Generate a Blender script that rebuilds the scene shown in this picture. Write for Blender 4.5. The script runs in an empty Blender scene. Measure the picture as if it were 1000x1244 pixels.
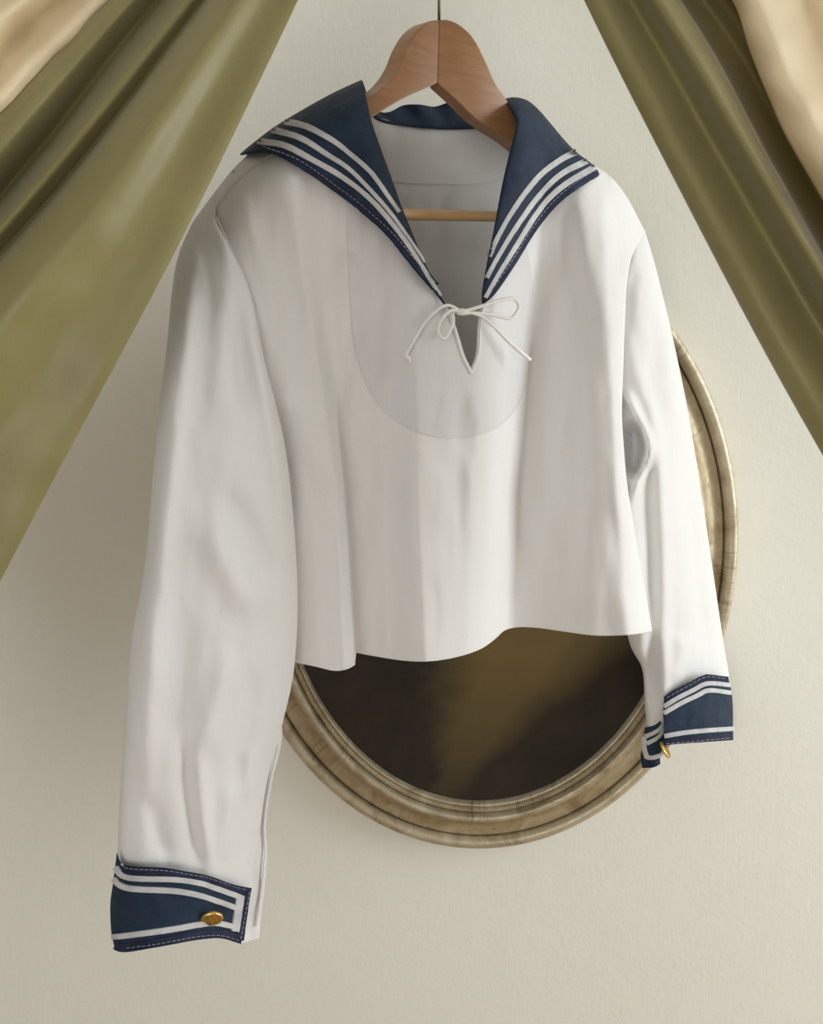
import bpy, bmesh, math, random
import numpy as np
from mathutils import Vector, noise
from mathutils.bvhtree import BVHTree
from mathutils.geometry import delaunay_2d_cdt

random.seed(4)
scene = bpy.context.scene
C = scene.collection

# ------------------------------------------------------------------ camera
FPX, PITCH, CAMZ = 1150.0, math.radians(10), 1.5
cam = bpy.data.cameras.new('camera')
cam.sensor_fit = 'HORIZONTAL'; cam.sensor_width = 36; cam.lens = 36 * FPX / 1000
cam.clip_start = 0.02
co = bpy.data.objects.new('camera', cam); C.objects.link(co)
co.location = (0, 0, CAMZ); co.rotation_euler = (math.pi / 2 - PITCH, 0, 0)
scene.camera = co

# ------------------------------------------------------------------ light
scene.view_settings.view_transform = 'Standard'
scene.view_settings.look = 'None'
scene.view_settings.gamma = 1
scene.view_settings.use_curve_mapping = False
scene.view_settings.exposure = 0.13
w = bpy.data.worlds.new('room_daylight'); scene.world = w; w.use_nodes = True
w.node_tree.nodes['Background'].inputs[0].default_value = (1.0, 0.99, 0.955, 1)
w.node_tree.nodes['Background'].inputs[1].default_value = 0.40

def area(name, loc, target, sx, sy, power, col):
    l = bpy.data.lights.new(name, 'AREA'); l.shape = 'RECTANGLE'
    l.size = sx; l.size_y = sy; l.energy = power; l.color = col
    o = bpy.data.objects.new(name, l); C.objects.link(o)
    o.location = loc
    o.rotation_euler = (Vector(target) - Vector(loc)).to_track_quat('-Z', 'Y').to_euler()
    return o
area('window_daylight', (2.75, 0.60, 1.80), (0.0, 1.05, 1.4), 0.95, 2.4, 64, (0.94, 0.985, 1.0))
area('far_window_daylight', (-0.60, -1.9, 1.6), (0.0, 1.0, 1.4), 1.0, 1.1, 18, (1.0, 0.985, 0.945))


# ------------------------------------------------------------------ pixel -> place helpers
SP, CP = math.sin(PITCH), math.cos(PITCH)
THETA = math.radians(35)                      # the hanger is turned: its left end comes towards the viewer
NX, NY = math.sin(THETA), -math.cos(THETA)
NQ = NX * -0.139 + NY * 0.80

def rays(x, y):
    x = np.asarray(x, float); y = np.asarray(y, float)
    v = (622 - y) / FPX
    return (x - 500) / FPX, v * SP + CP, v * CP - SP

def P(x, y, off):
    """points on the garment's own upright plane, `off` metres in front of it"""
    dx, dy, dz = rays(x, y)
    t = (np.asarray(off, float) + NQ) / (NX * dx + NY * dy)
    return np.stack([dx * t, dy * t, CAMZ + dz * t], -1)

def PY(x, y, Y):
    dx, dy, dz = rays(x, y)
    t = np.asarray(Y, float) / dy
    return np.stack([dx * t, dy * t, CAMZ + dz * t], -1)

def cr(pts, n=8):
    """Catmull-Rom through the points (open)"""
    p = np.array(pts, float)
    if len(p) < 3: n = max(n, 8)
    q = np.vstack([2 * p[0] - p[1], p, 2 * p[-1] - p[-2]])
    out = []
    for i in range(1, len(q) - 2):
        a, b, c, d = q[i - 1], q[i], q[i + 1], q[i + 2]
        for k in range(n):
            t = k / n
            out.append(0.5 * (2 * b + (c - a) * t + (2 * a - 5 * b + 4 * c - d) * t * t + (3 * b - a - 3 * c + d) * t ** 3))
    out.append(p[-1])
    return np.array(out)

def resample(p, step):
    p = np.array(p, float)
    d = np.r_[0, np.cumsum(np.linalg.norm(np.diff(p, axis=0), axis=1))]
    n = max(2, int(round(d[-1] / step)) + 1)
    s = np.linspace(0, d[-1], n)
    return np.stack([np.interp(s, d, p[:, k]) for k in range(p.shape[1])], -1)

def outline(step, *runs):
    """closed polygon from smooth runs that meet at corners"""
    out = []
    for r in runs:
        q = resample(cr(r), step)
        if out and np.linalg.norm(out[-1] - q[0]) < 0.5: q = q[1:]
        out.extend(q)
    if np.linalg.norm(out[0] - out[-1]) < 0.5: out = out[:-1]
    return np.array(out)

def dseg(x, y, line):
    x = np.asarray(x, float); y = np.asarray(y, float)
    best = np.full(x.shape, 1e9)
    L = np.array(line, float)
    for a, b in zip(L[:-1], L[1:]):
        e = b - a; l2 = e @ e + 1e-9
        t = np.clip(((x - a[0]) * e[0] + (y - a[1]) * e[1]) / l2, 0, 1)
        best = np.minimum(best, np.hypot(x - a[0] - t * e[0], y - a[1] - t * e[1]))
    return best

def inside(x, y, poly):
    r = np.zeros(x.shape, bool); j = len(poly) - 1
    for i in range(len(poly)):
        xi, yi = poly[i]; xj, yj = poly[j]
        c = ((yi > y) != (yj > y)) & (x < (xj - xi) * (y - yi) / (yj - yi + 1e-12) + xi)
        r ^= c; j = i
    return r

def smooth(t):
    t = np.clip(t, 0, 1); return t * t * (3 - 2 * t)

def ridges(x, y, lst):
    x = np.asarray(x, float); y = np.asarray(y, float)
    h = np.zeros(x.shape)
    for line, amp, wd in lst:
        L = cr(line, 4); best = np.full(x.shape, 1e9); par_ = np.zeros(x.shape); m_ = len(L) - 1
        for i in range(m_):
            a = L[i]; e = L[i + 1] - a
            t = np.clip(((x - a[0]) * e[0] + (y - a[1]) * e[1]) / (e @ e + 1e-9), 0, 1)
            d = np.hypot(x - a[0] - t * e[0], y - a[1] - t * e[1])
            k = d < best; best = np.where(k, d, best); par_ = np.where(k, (i + t) / m_, par_)
        tap = smooth(np.minimum(par_, 1 - par_) / .3)
        h = h + amp * tap * np.exp(-(best / wd) ** 2)
    return h

def wrinkle(x, y, sx, sy, amp, seed):
    return np.array([noise.noise((a / sx, b / sy, seed)) for a, b in zip(np.ravel(x), np.ravel(y))]).reshape(np.shape(x)) * amp

# ------------------------------------------------------------------ object helpers
def link(name, me, mat, parent=None, shade=True):
    o = bpy.data.objects.new(name, me); C.objects.link(o)
    if mat: me.materials.append(mat)
    if shade: me.polygons.foreach_set('use_smooth', [True] * len(me.polygons))
    if parent:
        o.parent = parent; o.matrix_parent_inverse = parent.matrix_world.inverted()
    return o

def mesh(name, V, F, mat, parent=None, shade=True, fix=True):
    me = bpy.data.meshes.new(name)
    me.from_pydata([tuple(map(float, v)) for v in V], [], [tuple(map(int, f)) for f in F])
    if fix:
        bm = bmesh.new(); bm.from_mesh(me)
        bmesh.ops.recalc_face_normals(bm, faces=bm.faces); bm.to_mesh(me); bm.free()
    return link(name, me, mat, parent, shade)

def empty(name, loc, label, cat, group=None):
    o = bpy.data.objects.new(name, None); C.objects.link(o); o.location = loc
    o.empty_display_size = 0.05
    tag(o, label, cat, group)
    bpy.context.view_layer.update()
    return o

def tag(o, label=None, cat=None, group=None, kind=None):
    for k, v in (('label', label), ('category', cat), ('group', group), ('kind', kind)):
        if v: o[k] = v
    return o

def thick(o, t, offset=0.0):
    m = o.modifiers.new('cloth_thickness', 'SOLIDIFY'); m.thickness = t; m.offset = offset
    return o

def surface_height(v, f, off):
    """height read back from a built sheet, so that tapes lie exactly on it"""
    K = 2000.0
    bv = BVHTree.FromPolygons([(a, b, h * K) for (a, b), h in zip(v, off)], [tuple(q) for q in f])
    def g(x, y):
        out = np.empty(np.shape(x)); fx, fy = np.ravel(x), np.ravel(y); o = out.ravel()
        for i in range(len(fx)):
            hit = bv.ray_cast(Vector((fx[i], fy[i], 900)), Vector((0, 0, -1)))
            if hit[0] is None: hit = bv.find_nearest(Vector((fx[i], fy[i], 0)))
            o[i] = hit[0].z / K
        return o.reshape(np.shape(x))
    return g

def tri(poly, step):
    """fill an outline with an even triangulation (drawn in the photo's pixels)"""
    x0, y0 = poly.min(0); x1, y1 = poly.max(0)
    gx, gy = np.meshgrid(np.arange(x0 + step / 2, x1, step), np.arange(y0 + step / 2, y1, step * 0.87))
    gx = gx + (np.arange(gx.shape[0])[:, None] % 2) * step / 2
    gx, gy = gx.ravel(), gy.ravel()
    k = inside(gx, gy, poly); gx, gy = gx[k], gy[k]
    k = dseg(gx, gy, np.vstack([poly, poly[:1]])) > step * 0.45
    pts = [Vector(p) for p in poly] + [Vector((a, b)) for a, b in zip(gx[k], gy[k])]
    n = len(poly)
    v, e, f, *_ = delaunay_2d_cdt(pts, [], [list(range(n))], 1, 1e-5)
    return np.array([tuple(q) for q in v]), [tuple(q) for q in f]

def sheet(name, poly, hf, mat, parent, step=5.0, back=None):
    v, f = tri(poly, step)
    V = P(v[:, 0], v[:, 1], hf(v[:, 0], v[:, 1])); F = list(f)
    if back is not None:
        n = len(V)
        V = np.vstack([V, P(v[:, 0], v[:, 1], back(v[:, 0], v[:, 1]))])
        F += [tuple(i + n for i in reversed(q)) for q in f]
    return mesh(name, V, F, mat, parent)

def raised(x, y, hf, lift):
    """point `lift` metres above the surface, along its real normal"""
    A = P(x, y, hf(x, y)); e = 1.2
    n = np.cross(P(x + e, y, hf(x + e, y)) - P(x - e, y, hf(x - e, y)), P(x, y + e, hf(x, y + e)) - P(x, y - e, hf(x, y - e)))
    n /= np.linalg.norm(n, axis=-1)[..., None] + 1e-15
    v = np.array((0, 0, CAMZ)) - A
    n = np.where((n * v).sum(-1)[..., None] < 0, -n, n)
    return A + n * np.asarray(lift, float)[..., None]

def ribbon(name, line, width, hf, mat, parent, lift=0.0012, step=3.0, closed_ends=True):
    """flat tape laid on a height field: line in pixels, width in pixels (number or pair)"""
    q = resample(cr(line), step); n = len(q)
    wd = np.linspace(width[0], width[1], n) if isinstance(width, (tuple, list)) else np.full(n, width)
    t = np.gradient(q, axis=0); t /= np.linalg.norm(t, axis=1)[:, None]
    nn = np.stack([-t[:, 1], t[:, 0]], -1)
    V = []; F = []
    strips = [((-.5, -.4), (-.5, .9)), ((-.5, .9), (0, 1), (.5, .9)), ((.5, .9), (.5, -.4))]
    k = 0
    for st in strips:
        for a, l in st:
            p = q + nn * wd[:, None] * a
            V.append(raised(p[:, 0], p[:, 1], hf, np.full(n, lift * l) + (wrinkle(p[:, 0], p[:, 1], 5, 5, .0004, 2.9) if lift > .0009 else 0)))
        for j in range(len(st) - 1):
            for i in range(n - 1):
                F.append((k + j * n + i, k + j * n + i + 1, k + (j + 1) * n + i + 1, k + (j + 1) * n + i))
        k += len(st) * n
    V = np.concatenate(V)
    return mesh(name, V, F, mat, parent, fix=False)

def stitches(name, line, hf, mat, parent, dash=4.2, gap=2.0, wd=0.24, lift=0.0016):
    q = resample(cr(line), 1.0); V = []; F = []
    i = 0
    while i + int(dash) < len(q):
        a, b = q[i], q[i + int(dash)]
        t = (b - a) / np.linalg.norm(b - a); nn = np.array([-t[1], t[0]]) * wd
        c = np.array([a - nn, b - nn, b + nn, a + nn])
        k = len(V)
        V += list(raised(c[:, 0], c[:, 1], hf, np.zeros(4))) + list(raised(c[:, 0], c[:, 1], hf, np.full(4, lift)))
        F += [(k + 4, k + 5, k + 6, k + 7)] + [(k + m, k + (m + 1) % 4, k + 4 + (m + 1) % 4, k + 4 + m) for m in range(4)]
        i += int(dash + gap)
    return mesh(name, V, F, mat, parent, shade=False)

def tube(name, pts3, rad, mat, parent, seg=10, cyc=False):
    """round cord or wire through 3-D points; rad number or list"""
    p = np.array(pts3, float); n = len(p)
    r = np.full(n, rad) if np.isscalar(rad) else np.interp(np.linspace(0, 1, n), np.linspace(0, 1, len(rad)), rad)
    t = np.gradient(p, axis=0); t /= np.linalg.norm(t, axis=1)[:, None] + 1e-12
    u = np.cross(t[0], (0.3, 0.2, 0.9)); u /= np.linalg.norm(u)
    V = []; F = []
    for i in range(n):
        u = u - t[i] * (u @ t[i]); u /= np.linalg.norm(u); b = np.cross(t[i], u)
        for k in range(seg):
            a = 2 * math.pi * k / seg
            V.append(p[i] + r[i] * (math.cos(a) * u + math.sin(a) * b))
    for i in range(n - 1):
        for k in range(seg):
            F.append((i * seg + k, i * seg + (k + 1) % seg, (i + 1) * seg + (k + 1) % seg, (i + 1) * seg + k))
    F.append(tuple(range(seg))); F.append(tuple((n - 1) * seg + k for k in range(seg)))
    return mesh(name, V, F, mat, parent)

# ------------------------------------------------------------------ materials
def mat(name, col, rough=0.6, metal=0.0, **kw):
    m = bpy.data.materials.new(name); m.use_nodes = True
    b = m.node_tree.nodes['Principled BSDF']
    b.inputs['Base Color'].default_value = (*col, 1)
    b.inputs['Roughness'].default_value = rough; b.inputs['Metallic'].default_value = metal
    for k, v in kw.items(): b.inputs[k.replace('_', ' ')].default_value = v
    return m
def nd(m, t, **kw):
    n = m.node_tree.nodes.new(t)
    for k, v in kw.items():
        if k in n.inputs: n.inputs[k].default_value = v
        else: setattr(n, k, v)
    return n
def lk(m, a, b): m.node_tree.links.new(a, b)
def bsdf(m): return m.node_tree.nodes['Principled BSDF']
def coords(m, scale=(1, 1, 1), out='Object'):
    c = nd(m, 'ShaderNodeTexCoord'); mp = nd(m, 'ShaderNodeMapping'); mp.inputs['Scale'].default_value = scale
    lk(m, c.outputs[out], mp.inputs['Vector']); return mp.outputs['Vector']
def noise_tex(m, scale, detail=4, vec=None, rough=0.5, dist=0.0):
    n = nd(m, 'ShaderNodeTexNoise'); n.inputs['Scale'].default_value = scale; n.inputs['Detail'].default_value = detail
    n.inputs['Roughness'].default_value = rough; n.inputs['Distortion'].default_value = dist
    if vec is not None: lk(m, vec, n.inputs['Vector'])
    return n
def ramp(m, fac, stops):
    r = nd(m, 'ShaderNodeValToRGB'); e = r.color_ramp.elements
    while len(e) < len(stops): e.new(0.5)
    for q, (p, c) in zip(e, stops): q.position = p; q.color = (*c, 1)
    lk(m, fac, r.inputs['Fac']); return r.outputs['Color']
def bump(m, h, strength, dist, target=None, prev=None):
    b = nd(m, 'ShaderNodeBump'); b.inputs['Strength'].default_value = strength; b.inputs['Distance'].default_value = dist
    lk(m, h, b.inputs['Height'])
    if prev: lk(m, prev, b.inputs['Normal'])
    lk(m, b.outputs['Normal'], (target or bsdf(m)).inputs['Normal']); return b.outputs['Normal']

def cloth_white(name, col, trans, tcol):
    m = mat(name, col, 0.85, Specular_IOR_Level=0.25)
    b = bsdf(m); out = m.node_tree.nodes['Material Output']
    n = noise_tex(m, 55, 5, coords(m, (1, 1, .35)))
    bump(m, n.outputs['Fac'], 0.22, 0.004)
    t = nd(m, 'ShaderNodeBsdfTranslucent'); t.inputs['Color'].default_value = (*tcol, 1)
    mx = nd(m, 'ShaderNodeMixShader'); mx.inputs['Fac'].default_value = trans
    lk(m, b.outputs[0], mx.inputs[1]); lk(m, t.outputs[0], mx.inputs[2]); lk(m, mx.outputs[0], out.inputs['Surface'])
    return m
M_COTTON = cloth_white('white_cotton', (.755, .75, .745), .05, (.86, .83, .78))
M_FACING = cloth_white('lined_white_cotton', (.675, .67, .675), .04, (.8, .77, .73))
M_THREAD = mat('pale_thread', (.34, .36, .42), .8)
M_CORD = mat('white_cord', (.80, .79, .76), .8)
M_CORD2 = M_CORD

def woven(name, col, col2, rough=0.75):
    m = mat(name, col, rough, Specular_IOR_Level=0.2)
    n = noise_tex(m, 60, 5, coords(m))
    lk(m, ramp(m, n.outputs['Fac'], [(.35, col), (.7, col2)]), bsdf(m).inputs['Base Color'])
    n2 = noise_tex(m, 95, 3, coords(m)); bump(m, n2.outputs['Fac'], .3, .004)
    return m
M_NAVY = woven('navy_cotton', (.012, .024, .046), (.020, .036, .066), .72)
M_NAVY2 = woven('faded_navy_edge', (.012, .017, .036), (.026, .032, .064), .8)
M_TAPE = woven('white_tape', (.45, .46, .48), (.60, .60, .60), .8)
M_GOLD = mat('gold_button', (.68, .46, .16), .36, 1.0)
n = noise_tex(M_GOLD, 700, 3, coords(M_GOLD)); bump(M_GOLD, n.outputs['Fac'], .35, .001)
M_STEEL = mat('grey_steel_wire', (.30, .29, .27), .4, 1.0)

def wood(name, c1, c2, rough):
    m = mat(name, c1, rough, Coat_Weight=.15, Coat_Roughness=.3)
    v = coords(m, (9, 9, 60))
    n = noise_tex(m, 2.2, 6, v, .55, .8)
    lk(m, ramp(m, n.outputs['Fac'], [(.3, c1), (.7, c2)]), bsdf(m).inputs['Base Color'])
    bump(m, n.outputs['Fac'], .08, .002); return m
M_WOOD = wood('varnished_hanger_wood', (.29, .140, .062), (.38, .20, .095), .42)
M_WOOD2 = wood('pale_bar_wood', (.58, .36, .17), (.66, .43, .22), .45)
M_POLE = wood('dark_pole_wood', (.12, .06, .03), (.18, .09, .05), .4)

# wall paint
M_WALL = mat('cream_wall_paint', (.80, .765, .64), .75, Specular_IOR_Level=.25)
nv = coords(M_WALL)
na = noise_tex(M_WALL, 2.2, 4, nv)
lk(M_WALL, ramp(M_WALL, na.outputs['Fac'], [(.3, (.85, .85, .77)), (.7, (.87, .868, .795))]), bsdf(M_WALL).inputs['Base Color'])
nb = noise_tex(M_WALL, 140, 6, coords(M_WALL, (1, 1, .45)), .6); pv = bump(M_WALL, nb.outputs['Fac'], .10, .004)
nc = noise_tex(M_WALL, 9, 3, nv); bump(M_WALL, nc.outputs['Fac'], .12, .01, prev=pv)
M_CEIL = mat('white_ceiling_paint', (.8, .79, .75), .9)
M_FLOOR = wood('oak_floor_boards', (.30, .19, .10), (.38, .25, .14), .5)

# frame leaf
def leaf(name, c1, c2, c3, rough, metal):
    m = mat(name, c1, rough, metal)
    n = noise_tex(m, 26, 8, coords(m), .65, .6)
    n2 = noise_tex(m, 120, 4, coords(m))
    c = ramp(m, n.outputs['Fac'], [(.30, c3), (.48, c1), (.66, c2)])
    ge = nd(m, 'ShaderNodeNewGeometry'); sx = nd(m, 'ShaderNodeSeparateXYZ'); lk(m, ge.outputs['Position'], sx.inputs[0])
    def op(o, p, q=None):
        k = nd(m, 'ShaderNodeMath', operation=o)
        for i, v in enumerate((p, q)):
            if v is None: continue
            if isinstance(v, (int, float)): k.inputs[i].default_value = v
            else: lk(m, v, k.inputs[i])
        return k.outputs[0]
    ang = op('ARCTAN2', op('SUBTRACT', sx.outputs['Z'], 1.1985), op('SUBTRACT', sx.outputs['X'], .103))
    jit = noise_tex(m, 60, 3, coords(m)); nm = noise_tex(m, 16, 3, coords(m))
    n1 = nd(m, 'ShaderNodeTexNoise', noise_dimensions='1D'); n1.inputs['Scale'].default_value = 34; n1.inputs['Detail'].default_value = 3
    lk(m, op('ADD', ang, op('MULTIPLY', jit.outputs['Fac'], .025)), n1.inputs['W'])
    dist = op('ABSOLUTE', op('SUBTRACT', n1.outputs['Fac'], .5))
    mk = ramp(m, nm.outputs['Fac'], [(.47, (.05, .05, .05)), (.55, (0, 0, 0))])
    cf = ramp(m, op('ADD', dist, mk), [(.006, (.2, .17, .13)), (.018, (1, 1, 1))])
    mu = nd(m, 'ShaderNodeMix', data_type='RGBA', blend_type='MULTIPLY'); mu.inputs['Factor'].default_value = .38
    lk(m, c, mu.inputs['A']); lk(m, cf, mu.inputs['B']); c = mu.outputs['Result']
    lk(m, c, bsdf(m).inputs['Base Color'])
    rr = ramp(m, n2.outputs['Fac'], [(.3, (rough - .08,) * 3), (.7, (rough + .15,) * 3)]); lk(m, rr, bsdf(m).inputs['Roughness'])
    p = bump(m, n.outputs['Fac'], .25, .003); bump(m, n2.outputs['Fac'], .2, .001, prev=p)
    return m
M_LEAF = leaf('worn_silver_gilt', (.50, .43, .30), (.62, .56, .42), (.31, .24, .14), .40, .35)
M_LEAF2 = leaf('aged_gilt_cove', (.44, .355, .215), (.53, .45, .30), (.28, .21, .115), .44, .3)
M_CRACK = mat('dark_gap', (.03, .022, .014), .9)
# oil painting: flat picture surface
M_OIL = mat('dark_oil_painting', (.03, .024, .016), .38, Specular_IOR_Level=.35)
M_TAFF = None

def satin(name, c1, c2, rough, aniso=.0, sheen=.3, trans=0, tcol=(1, 1, 1)):
    m = mat(name, c1, rough, Sheen_Weight=sheen, Sheen_Roughness=.4, Specular_IOR_Level=.4)
    n = noise_tex(m, 6, 4, coords(m))
    lk(m, ramp(m, n.outputs['Fac'], [(.3, c1), (.7, c2)]), bsdf(m).inputs['Base Color'])
    n2 = noise_tex(m, 500, 2, coords(m, (1, 1, .2))); p = bump(m, n2.outputs['Fac'], .12, .0008)
    n3 = noise_tex(m, 14, 4, coords(m), .5, .4); bump(m, n3.outputs['Fac'], .18, .01, prev=p)
    if trans:
        out = m.node_tree.nodes['Material Output']
        t = nd(m, 'ShaderNodeBsdfTranslucent'); t.inputs['Color'].default_value = (*tcol, 1)
        mx = nd(m, 'ShaderNodeMixShader'); mx.inputs['Fac'].default_value = trans
        lk(m, bsdf(m).outputs[0], mx.inputs[1]); lk(m, t.outputs[0], mx.inputs[2]); lk(m, mx.outputs[0], out.inputs['Surface'])
    return m
M_TAFF = satin('olive_taffeta', (.205, .180, .070), (.24, .212, .085), .45)
M_LINE = satin('cream_satin', (.86, .73, .49), (.91, .82, .62), .4, sheen=.1, trans=.3, tcol=(.85, .68, .36))

# ------------------------------------------------------------------ the setting
WALLY = 1.36
def slab(name, x0, x1, y0, y1, z0, z1, m):
    V = [(x, y, z) for x in (x0, x1) for y in (y0, y1) for z in (z0, z1)]
    F = [(0, 1, 3, 2), (4, 6, 7, 5), (0, 4, 5, 1), (2, 3, 7, 6), (0, 2, 6, 4), (1, 5, 7, 3)]
    return tag(mesh(name, V, F, m, shade=False), kind='structure')
slab('wall_back', -3, 3, WALLY, WALLY + .1, 0, 2.6, M_WALL)
slab('floor', -3, 3, -3, WALLY + .1, -.1, 0, M_FLOOR)
slab('ceiling', -3, 3, -3, WALLY + .1, 2.6, 2.7, M_CEIL)

# ------------------------------------------------------------------ oval picture frame
FCX, FCZ, FA, FB = .103, 1.1985, .369, .4573
pf = empty('oval_picture_frame', (FCX, WALLY, FCZ - FB), 'large worn silver-gilt oval picture frame hanging on the cream wall', 'picture frame')
NE = 220
def sweep(name, prof, m, parent, n=NE, ribs=0):
    """profile = (inset from the outer edge, height off the wall)"""
    V = []; F = []; k = len(prof)
    for i in range(n):
        a = 2 * math.pi * i / n
        ca, sa = math.cos(a), math.sin(a)
        nx, nz = FB * ca, FA * sa; l = math.hypot(nx, nz); nx /= l; nz /= l
        for (d, h) in prof:
            if ribs: h = h + (0, .0016, .0016, 0)[i % 4] * (1 if h > .03 else 0)
            V.append((FCX + FA * ca - nx * d, WALLY - h, FCZ + FB * sa - nz * d))
    for i in range(n):
        for j in range(k - 1):
            F.append((i * k + j, ((i + 1) % n) * k + j, ((i + 1) % n) * k + j + 1, i * k + j + 1))
    return mesh(name, V, F, m, parent)
def arc(c, r, a0, a1, n=7, ry=None):
    ry = ry or r
    return [(c[0] + r * math.cos(math.radians(a0 + (a1 - a0) * i / n)), c[1] + ry * math.sin(math.radians(a0 + (a1 - a0) * i / n))) for i in range(n + 1)]
sweep('outer_moulding', [(.002, 0), (.0005, .010)] + arc((.0095, .020), .0095, 195, -10, 12, .0105) + [(.0188, .008)], M_LEAF, pf)
sweep('groove', [(.0175, .010), (.0215, .010)], M_CRACK, pf)
sweep('cove', [(.0200, .008), (.0205, .019), (.0225, .0215), (.0255, .0215)] + [(.027 + .026 * t, .0215 + .020 * t ** 2.4) for t in np.linspace(0, 1, 10)] + [(.0545, .0415)], M_LEAF2, pf)
sweep('inner_rim', [(.0535, .038)] + arc((.0585, .0405), .0048, 180, 0, 8, .0045) + [(.0640, .030)], M_LEAF, pf)
sweep('beaded_moulding', [(.0635, .024), (.0645, .0325), (.0680, .0350), (.0715, .0325), (.0728, .024)], M_LEAF2, pf, n=2080, ribs=1)
sweep('sight_edge', [(.0722, .020), (.0728, .0305), (.0740, .0312), (.0765, .029), (.0775, .018)], M_LEAF, pf)
# canvas
V = [(FCX, WALLY - .0195, FCZ)]; F = []
for i in range(160):
    a = 2 * math.pi * i / 160; V.append((FCX + (FA - .0745) * math.cos(a), WALLY - .0195, FCZ + (FB - .0745) * math.sin(a)))
    F.append((0, 1 + i, 1 + (i + 1) % 160))
V2 = [(x, y + .012, z) for x, y, z in V]
nV = len(V)
F2 = F + [tuple(q + nV for q in f[::-1]) for f in F] + [(1 + i, 1 + nV + i, 1 + nV + (i + 1) % 160, 1 + (i + 1) % 160) for i in range(160)]
canvas = mesh('oil_painting', V + V2, F2, M_OIL, pf, shade=False)
canvas['label'] = 'dark brown oil painting with an ochre glow'
# the picture itself: dark ground with a cone of ochre (paint, not light)
m = M_OIL
geo = nd(m, 'ShaderNodeNewGeometry'); sep = nd(m, 'ShaderNodeSeparateXYZ'); lk(m, geo.outputs['Position'], sep.inputs[0])
def mth(op, a, b=None, c=None):
    q = nd(m, 'ShaderNodeMath', operation=op)
    for i, v in enumerate((a, b, c)):
        if v is None: continue
        if isinstance(v, (int, float)): q.inputs[i].default_value = v
        else: lk(m, v, q.inputs[i])
    return q.outputs[0]
nz_ = noise_tex(m, 7, 5, coords(m), .6, .5)
wob = mth('MULTIPLY', mth('SUBTRACT', nz_.outputs['Fac'], .5), .10)
hz = mth('SUBTRACT', sep.outputs['Z'], .86)                 # height above the tip of the cone
cx_ = mth('ADD', .068, mth('MULTIPLY', hz, .48))
dx_ = mth('ABSOLUTE', mth('SUBTRACT', mth('ADD', sep.outputs['X'], wob), cx_))
wid = mth('ADD', mth('MULTIPLY', mth('MAXIMUM', hz, 0.0), .66), .035)
g = mth('SUBTRACT', 1.0, mth('DIVIDE', dx_, wid))
g = mth('MULTIPLY', mth('MINIMUM', mth('MULTIPLY', mth('SMOOTH_MAX', g, 0.0, .12), 1.5), 1.0), mth('MINIMUM', mth('ADD', mth('MULTIPLY', mth('MAXIMUM', hz, -.05), 4.0), .24), 1.0))
base = ramp(m, nz_.outputs['Fac'], [(.3, (.018, .016, .012)), (.7, (.040, .030, .022))])
mix = nd(m, 'ShaderNodeMix', data_type='RGBA'); lk(m, mth('MINIMUM', g, 1.0), mix.inputs['Factor'])
lk(m, base, mix.inputs['A']); mix.inputs['B'].default_value = (.20, .145, .052, 1)
lk(m, mix.outputs['Result'], bsdf(m).inputs['Base Color'])
bump(m, noise_tex(m, 160, 4, coords(m)).outputs['Fac'], .08, .002)

# ------------------------------------------------------------------ overhead pole, hanger hook
PK = PY(533, -345, .905)
pole = empty('wooden_pole', tuple(PK), 'dark wooden pole that the hanger hook and curtains hang from', 'pole')
V = [(PK[0] - 1.4 + 2.8 * i / 40, PK[1], PK[2]) for i in range(41)]
tube('rod', V, .013, M_POLE, pole, 16)
for sx in (-1.3, 1.3):
    tube('bracket', [(PK[0] + sx, PK[1], 2.6), (PK[0] + sx, PK[1], PK[2] + .3), (PK[0] + sx, PK[1], PK[2])], .007, M_STEEL, pole, 10)

# ------------------------------------------------------------------ garment height fields
KY = [180, 320, 450, 600, 800]
KN = [  # fold lines: x at KY, offset at KY
    ([236, 245, 270, 295, 325], [-.055, -.055, -.055, -.055, -.06]),
    ([300, 318, 345, 376, 386], [.000, .004, .010, .014, .014]),
    ([352, 365, 387, 408, 418], [.020, .023, .028, .030, .032]),
    ([376, 388, 405, 426, 438], [.022, .018, .008, -.002, -.008]),
    ([430, 440, 450, 466, 472], [.030, .026, .016, .006, .000]),
    ([498, 502, 505, 507, 516], [.034, .039, .042, .046, .044]),
    ([560, 570, 580, 575, 566], [.032, .035, .034, .030, .028]),
    ([662, 655, 644, 632, 622], [-.002, -.014, -.028, -.042, -.044]),
    ([728, 735, 741, 748, 764], [.010, .026, .038, .042, .038]),
    ([790, 790, 768, 770, 798], [-.045, -.04, -.03, -.035, -.035]),
]
def profile(x, y):
    x = np.asarray(x, float); y = np.asarray(y, float)
    kx = [np.interp(y, KY, a) for a, _ in KN]; ko = [np.interp(y, KY, b) for _, b in KN]
    h = np.where(x <= kx[0], ko[0], ko[-1])
    for i in range(len(KN) - 1):
        t = (x - kx[i]) / (kx[i + 1] - kx[i])
        tt = np.clip(t, 0, 1)
        s = .72 * tt + .28 * smooth(tt)
        if i == 0: s = np.sqrt(1 - (1 - tt) ** 2)
        if i == len(KN) - 2: s = 1 - np.sqrt(1 - tt ** 2)
        h = np.where((t >= 0) & (t <= 1), ko[i] + (ko[i + 1] - ko[i]) * s, h)
    return h
SHOULDER_L = [(436, 136), (380, 152), (330, 172), (298, 191), (270, 222), (250, 258)]
SHOULDER_R = [(640, 140), (690, 186), (731, 206), (756, 231), (774, 262), (783, 282)]
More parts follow.
